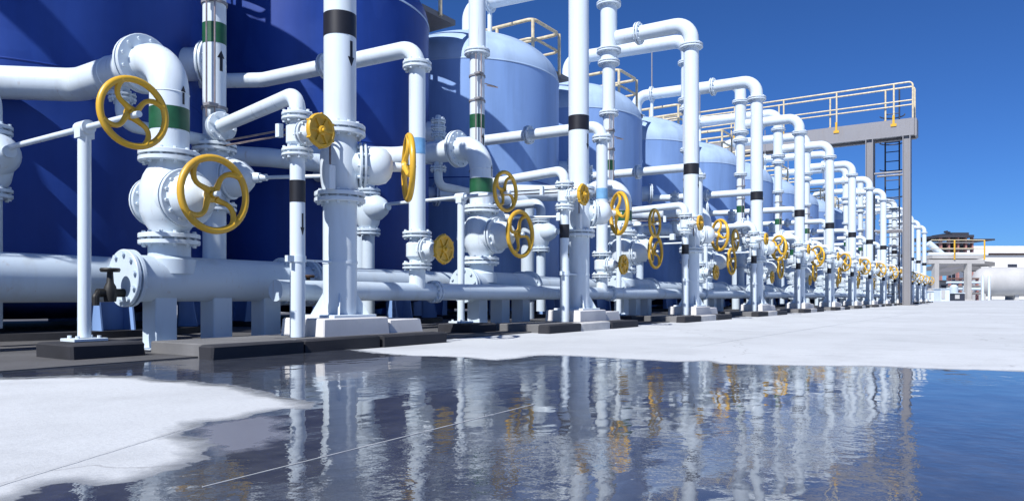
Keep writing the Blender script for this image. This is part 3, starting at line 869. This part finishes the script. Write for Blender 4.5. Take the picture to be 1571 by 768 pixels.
tap((1.745, 3.40, 0.235), 'black iron tap with round wheel on the blind end beside the white post', DARKIRON, 1.15)
tap((2.86, 3.36, 0.25), 'rusty brown tap on the right end of the first short manifold', RUSTIRON, 1.0)

# ------------------------------------------------------------------ catwalk crossing the row
def build_catwalk():
    X0, X1 = 25.0, 25.6; zb = 5.12; zt = 5.64
    t = thing('catwalk', (25.4, 6, 0), 'grey steel catwalk with cream railings crossing high over the row', 'catwalk')
    ya, yb = 2.25, 13.0
    part('deck', M().box((X0 + 0.02, ya + 0.02, zt - 0.10), (X1 - 0.02, yb, zt - 0.02)), STEELG, t)
    for x in (X0, X1):
        part('side_beam', M().box((x - 0.05, ya, zb + 0.06), (x + 0.05, yb, zt)).box((x - 0.09, ya, zb), (x + 0.09, yb, zb + 0.058)), GALV, t)
    part('end_beam', M().box((X0 + 0.052, ya - 0.06, zb), (X1 - 0.052, ya - 0.002, zt)), GALV, t)
    for k in range(9):
        y = 2.9 + k * 1.2
        part('cross_beam', M().box((X0 + 0.06, y, zb + 0.1), (X1 - 0.06, y + 0.1, zb + 0.3)), STEELG, t)
    for x in (X0, X1):
        part('top_rail', M().pipe([(x, yb, zt + 1.1), (x, ya + 0.04, zt + 1.1), (x, ya + 0.04, zt)], 0.026, 0.12, 10), CREAM, t)
        part('mid_rail', M().cyl((x, yb, zt + 0.55), (x, ya + 0.04, zt + 0.55), 0.022, 10), CREAM, t)
        for k in range(7):
            y = ya + 0.55 + k * 1.62 + (0.3 if x == X1 else 0)
            ps = part('post', M().cyl((x, y, zt - 0.2), (x, y, zt + 1.1), 0.026, 10), CREAM, t)
            part('clamp_bracket', M().box((x - 0.075, y - 0.08, zt - 0.20), (x - 0.052, y + 0.08, zt - 0.12)).box((x - 0.075, y - 0.03, zt - 0.12), (x - 0.052, y + 0.03, zt + 0.14)), YELLOW, ps)
    for x in (X0, X1):
        for y in (2.45, 3.47, 9.5):
            k = 0.105 if x == X0 else 0.07
            lg = part('leg', M().box((x - k, y - k, 0.02), (x + k, y - k + 0.025, zb)).box((x - k, y + k - 0.025, 0.02), (x + k, y + k, zb)).box((x - 0.012, y - k + 0.0251, 0.02), (x + 0.012, y + k - 0.0251, zb)), GALV if x == X0 else STEELG, t)
            part('foot', M().box((x - 0.24, y - 0.24, 0), (x + 0.24, y + 0.24, 0.02)), STEELG, lg)
    for z in (2.28, 4.05):
        for x in (X0, X1):
            part('brace', M().cyl((x, 2.58, z), (x, 3.34, z), 0.035, 10), GALV, t)
    # caged ladder on the far side
    for y in (2.75, 3.15):
        part('ladder_rail', M().cyl((X1 + 0.35, y, 0.0), (X1 + 0.35, y, zt + 1.2), 0.024, 10), DKSTEEL, t)
    m0 = M().cyl((X1 + 0.35, 2.75, 0.35), (X1 + 0.35, 3.15, 0.35), 0.015, 8)
    r0 = part('rung', m0, DKSTEEL, t, org=(X1 + 0.35, 2.95, 0.35))
    for k in range(1, 20):
        c = r0.copy(); COL.objects.link(c); c.parent = t; c.location = Vector(r0.location) + Vector((0, 0, 0.3 * k))
    for k in range(5):
        z = 2.6 + k * 0.85
        pts = [(X1 + 0.35 + 0.42 * math.sin(a), 2.95 - 0.35 * math.cos(a), z) for a in [math.pi * i / 10 for i in range(11)]]
        part('cage_hoop', M().sweep(pts, 0.02, 6), DKSTEEL, t)
    return t
build_catwalk()

# ------------------------------------------------------------------ far end of the plant
def px_at(x, zc):
    xr = (x - 785.0) / FPX * zc
    return Vector((zc * math.cos(THETA) + xr * math.sin(THETA), zc * math.sin(THETA) - xr * math.cos(THETA), 0))
def zpx(y, zc): return CAM_H + (455.0 - y) * zc / FPX
VIEW = Vector((math.cos(THETA), math.sin(THETA), 0)); RT = Vector((math.sin(THETA), -math.cos(THETA), 0))
ROTV = THETA - math.pi / 2
def vbox(m, x0, x1, y0, y1, zc, depth, ch=0.0):
    """box facing the yard: pixel span at distance zc"""
    a = px_at(x0, zc); b = px_at(x1, zc); c = (a + b) / 2 + VIEW * depth / 2
    wd = (b - a).length; z0 = max(0.0, zpx(y1, zc)); z1 = zpx(y0, zc)
    m.box((c.x - wd / 2, c.y - depth / 2, z0), (c.x + wd / 2, c.y + depth / 2, z1), ch, ROTV)
    return m

RACK = concrete('rack_concrete', (0.42, 0.41, 0.40), 0.15)
ROOFD = flat('dark_roof', (0.035, 0.037, 0.05), 0.7)
WALLW = concrete('white_wall', (0.72, 0.71, 0.69), 0.08)
WALLG = concrete('grey_wall', (0.46, 0.46, 0.46), 0.12)
TRIM = flat('brown_trim', (0.13, 0.075, 0.06), 0.7)
PINK = flat('faded_red_steel', (0.36, 0.17, 0.15), 0.6)

def build_rack():
    zc = 50
    t = thing('pipe_rack', px_at(1465, zc), 'low concrete pipe rack with yellow railing beyond the end of the row', 'pipe rack')
    part('deck', vbox(M(), 1424, 1510, 398, 404, zc, 2.0), RACK, t)
    part('deck', vbox(M(), 1430, 1510, 391, 396.5, zc, 1.6), RACK, t)
    for x in (1437, 1487):
        lg = part('leg', vbox(M(), x - 3.3, x + 3.3, 404.1, 470, zc - 0.0, 0.4), RACK, t)
        part('foot', vbox(M(), x - 7, x + 7, 458.5, 470, zc - 0.3, 1.0), RACK, lg)
    for x in (1464, 1510):
        part('post', M().cyl(px_at(x, zc - 0.05) + Vector((0, 0, zpx(398, zc))), px_at(x, zc - 0.05) + Vector((0, 0, zpx(368, zc))), 0.05, 8), YELLOW, t)
    for y in (368, 381):
        part('rail', M().cyl(px_at(1428, zc - 0.05) + Vector((0, 0, zpx(y, zc))), px_at(1510, zc - 0.05) + Vector((0, 0, zpx(y, zc))), 0.03, 8), CREAM, t)
    part('slanted_pipe', M().cyl(px_at(1424, zc + 1) + Vector((0, 0, zpx(371, zc))), px_at(1454, zc + 1) + Vector((0, 0, zpx(397, zc))), 0.22, 16), WHITE, t)
    part('pipe', M().cyl(px_at(1424, zc + 0.6) + Vector((0, 0, zpx(389, zc))), px_at(1514, zc + 0.6) + Vector((0, 0, zpx(389, zc))), 0.13, 14), WHITE, t)
build_rack()

def build_tower():
    zc = 82
    t = thing('process_tower', px_at(1478, zc), 'open steel process structure with dark flat roofs behind the pipe rack', 'structure')
    part('roof', vbox(M(), 1440, 1494, 360, 364, zc, 7), ROOFD, t)
    part('roof', vbox(M(), 1460, 1486, 356.5, 360, zc + 1, 4), ROOFD, t)
    part('canopy', vbox(M(), 1494, 1526, 366, 368.5, zc, 4), ROOFD, t)
    for x in (1444, 1456, 1470, 1482, 1492):
        part('column', vbox(M(), x - 1.2, x + 1.2, 364, 456, zc + 0.4, 0.4), PINK, t)
    for y in (371, 381, 392):
        part('floor', vbox(M(), 1442, 1494, y, y + 1.8, zc + 0.2, 6), STEELG, t)
    for x0, x1, y0, y1 in ((1446, 1454, 373, 381), (1458, 1468, 373, 381), (1472, 1480, 366, 371), (1462, 1478, 383, 392), (1484, 1491, 374, 381)):
        part('vessel', vbox(M(), x0, x1, y0, y1, zc + 2.5, 2), DKSTEEL, t)
    part('mast', M().cyl(px_at(1452, zc + 3) + Vector((0, 0, zpx(360, zc))), px_at(1452, zc + 3) + Vector((0, 0, zpx(350, zc))), 0.12, 6).cyl(px_at(1448, zc + 3) + Vector((0, 0, zpx(352, zc))), px_at(1457, zc + 3) + Vector((0, 0, zpx(353, zc))), 0.12, 6), DKSTEEL, t)
build_tower()

def build_hall():
    zc = 90
    t = thing('industrial_hall', px_at(1560, zc), 'long white flat roofed hall at the far right edge', 'building')
    part('wall', vbox(M(), 1500, 1760, 391, 470, zc, 6), WALLW, t)
    part('parapet', vbox(M(), 1477, 1760, 377, 388, zc - 0.4, 6.8), WALLW, t)
    part('eaves_trim', vbox(M(), 1496, 1760, 388.1, 390.9, zc - 0.2, 6.4), TRIM, t)
    for k in range(6):
        x = 1546 + k * 30
        part('window', vbox(M(), x, x + 14, 405, 418, zc - 0.06, 0.5), DKSTEEL, t)
build_hall()

def arch_roof(x0, x1, ya, yb, zc, depth, label):
    """low curved canopy: thin bowed shell on posts"""
    base = px_at((x0 + x1) / 2, zc)
    t = thing('curved_canopy', base, label, 'canopy')
    m = M(); n = 16; a = px_at(x0, zc); b = px_at(x1, zc)
    for i in range(n + 1):
        f = i / n; p = a.lerp(b, f); z = zpx(yb + (ya - yb) * math.sin(math.pi * (0.08 + 0.62 * f)), zc)
        for dz in (0, 0.35):
            for d in (0, depth):
                m.v.append(p + VIEW * d + Vector((0, 0, z + dz)))
    for i in range(n):
        k = 4 * i
        m.f += [(k, k + 1, k + 5, k + 4), (k + 2, k + 6, k + 7, k + 3), (k, k + 4, k + 6, k + 2), (k + 1, k + 3, k + 7, k + 5)]
    m.f += [(0, 2, 3, 1), (4 * n, 4 * n + 1, 4 * n + 3, 4 * n + 2)]
    part('roof_shell', m, STEELG, t)
    for x in (x0 + 6, (x0 + x1) / 2, x1 - 6):
        part('post', vbox(M(), x - 0.8, x + 0.8, ya + 3, 470, zc + depth * 0.5, 0.3), DKSTEEL, t)
arch_roof(1452, 1526, 406, 416, 66, 3.5, 'low curved grey canopy in front of the far hall')
arch_roof(1458, 1505, 414, 425, 62, 2.5, 'smaller curved canopy tucked below the other curved canopy')
def build_shed():
    zc = 72
    t = thing('low_shed', px_at(1470, zc), 'low grey walled shed under the far curved canopy', 'building')
    part('wall', vbox(M(), 1424, 1512, 432, 470, zc, 6), WALLG, t)
    part('roof', vbox(M(), 1422, 1514, 429.5, 431.9, zc - 0.5, 7), ROOFD, t)
    for x in (1430, 1444, 1462, 1478):
        part('opening', vbox(M(), x, x + 9, 437, 448, zc - 0.05, 0.4), DKSTEEL, t)
build_shed()
def build_htank():
    zc = 58
    c = px_at(1556, zc); r = 1.15; z = 1.45
    t = thing('horizontal_tank', (c.x, c.y, 0), 'big pale round ended tank lying at the far right edge', 'tank')
    prof = [(0, 0)] + [(0.9 - 0.9 * math.cos(R(a)), r * math.sin(R(a))) for a in range(10, 91, 10)] + [(6.0, r)] + [(6.0 + 0.9 * math.sin(R(a)), r * math.cos(R(a))) for a in range(10, 90, 10)] + [(6.9, 0)]
    st = px_at(1494, zc); st.z = z
    part('shell', M().lathe(st, RT, prof, 48), WALLG, t)
    for x in (1509, 1560, 1610):
        part('saddle', vbox(M(), x - 3, x + 3, 446, 470, zc - 0.5, 1.2), WALLG, t)
    for x in (1507, 1517):
        part('pipe', M().cyl(px_at(x, zc - 2.2), px_at(x, zc - 2.2) + Vector((0, 0, zpx(424, zc))), 0.09, 10), WHITE, t)
build_htank()
def crate(x0, x1, y0, zc, label, mat):
    t = thing('equipment_cabinet', px_at((x0 + x1) / 2, zc), label, 'cabinet')
    part('body', vbox(M(), x0, x1, y0, 470, zc, 0.8, 0.02), mat, t)
    part('lid', vbox(M(), x0 - 0.5, x1 + 0.5, y0 - 1, y0 - 0.05, zc - 0.05, 0.9), WHITE, t)
    part('door', vbox(M(), x0 + 1, (x0 + x1) / 2 - 0.3, y0 + 2, 458, zc - 0.03, 0.1), WALLG, t)
crate(1443, 1457, 443, 46, 'white equipment cabinet between the two rack legs', WHITE)
crate(1424, 1433, 447, 44, 'small white cabinet left of the rack legs', WHITE)
crate(1464, 1480, 450, 47, 'dark low cabinet right of the white cabinet under the rack', DKSTEEL)

def build_pipeway():
    zc = 55
    t = thing('pipeway', px_at(1490, zc), 'low cluster of pipes on brown frames at the foot of the far hall', 'pipes')
    for x in (1458, 1474, 1490, 1500):
        part('frame', vbox(M(), x - 1, x + 1, 428, 470, zc + 0.3, 0.25), PINK, t)
    for k, (y, r, mt) in enumerate(((433, 0.09, WHITE2), (439, 0.06, STEELG), (443, 0.11, WHITE2), (450, 0.08, STEELG))):
        part('pipe', M().cyl(px_at(1452, zc - 0.1 * k) + Vector((0, 0, zpx(y, zc))), px_at(1503, zc - 0.1 * k) + Vector((0, 0, zpx(y, zc))), r, 10), mt, t)
    part('beam', vbox(M(), 1456, 1502, 426, 428, zc + 0.2, 0.4), TRIM, t)
    for x in (1463, 1483):
        part('vessel', M().lathe(px_at(x, zc - 0.8), (0, 0, 1), [(0.1, 0), (0.1, 0.28), (1.0, 0.28), (1.15, 0.15), (1.18, 0)], 16), WHITE2, t)
build_pipeway()
print('objects', len(S.objects))
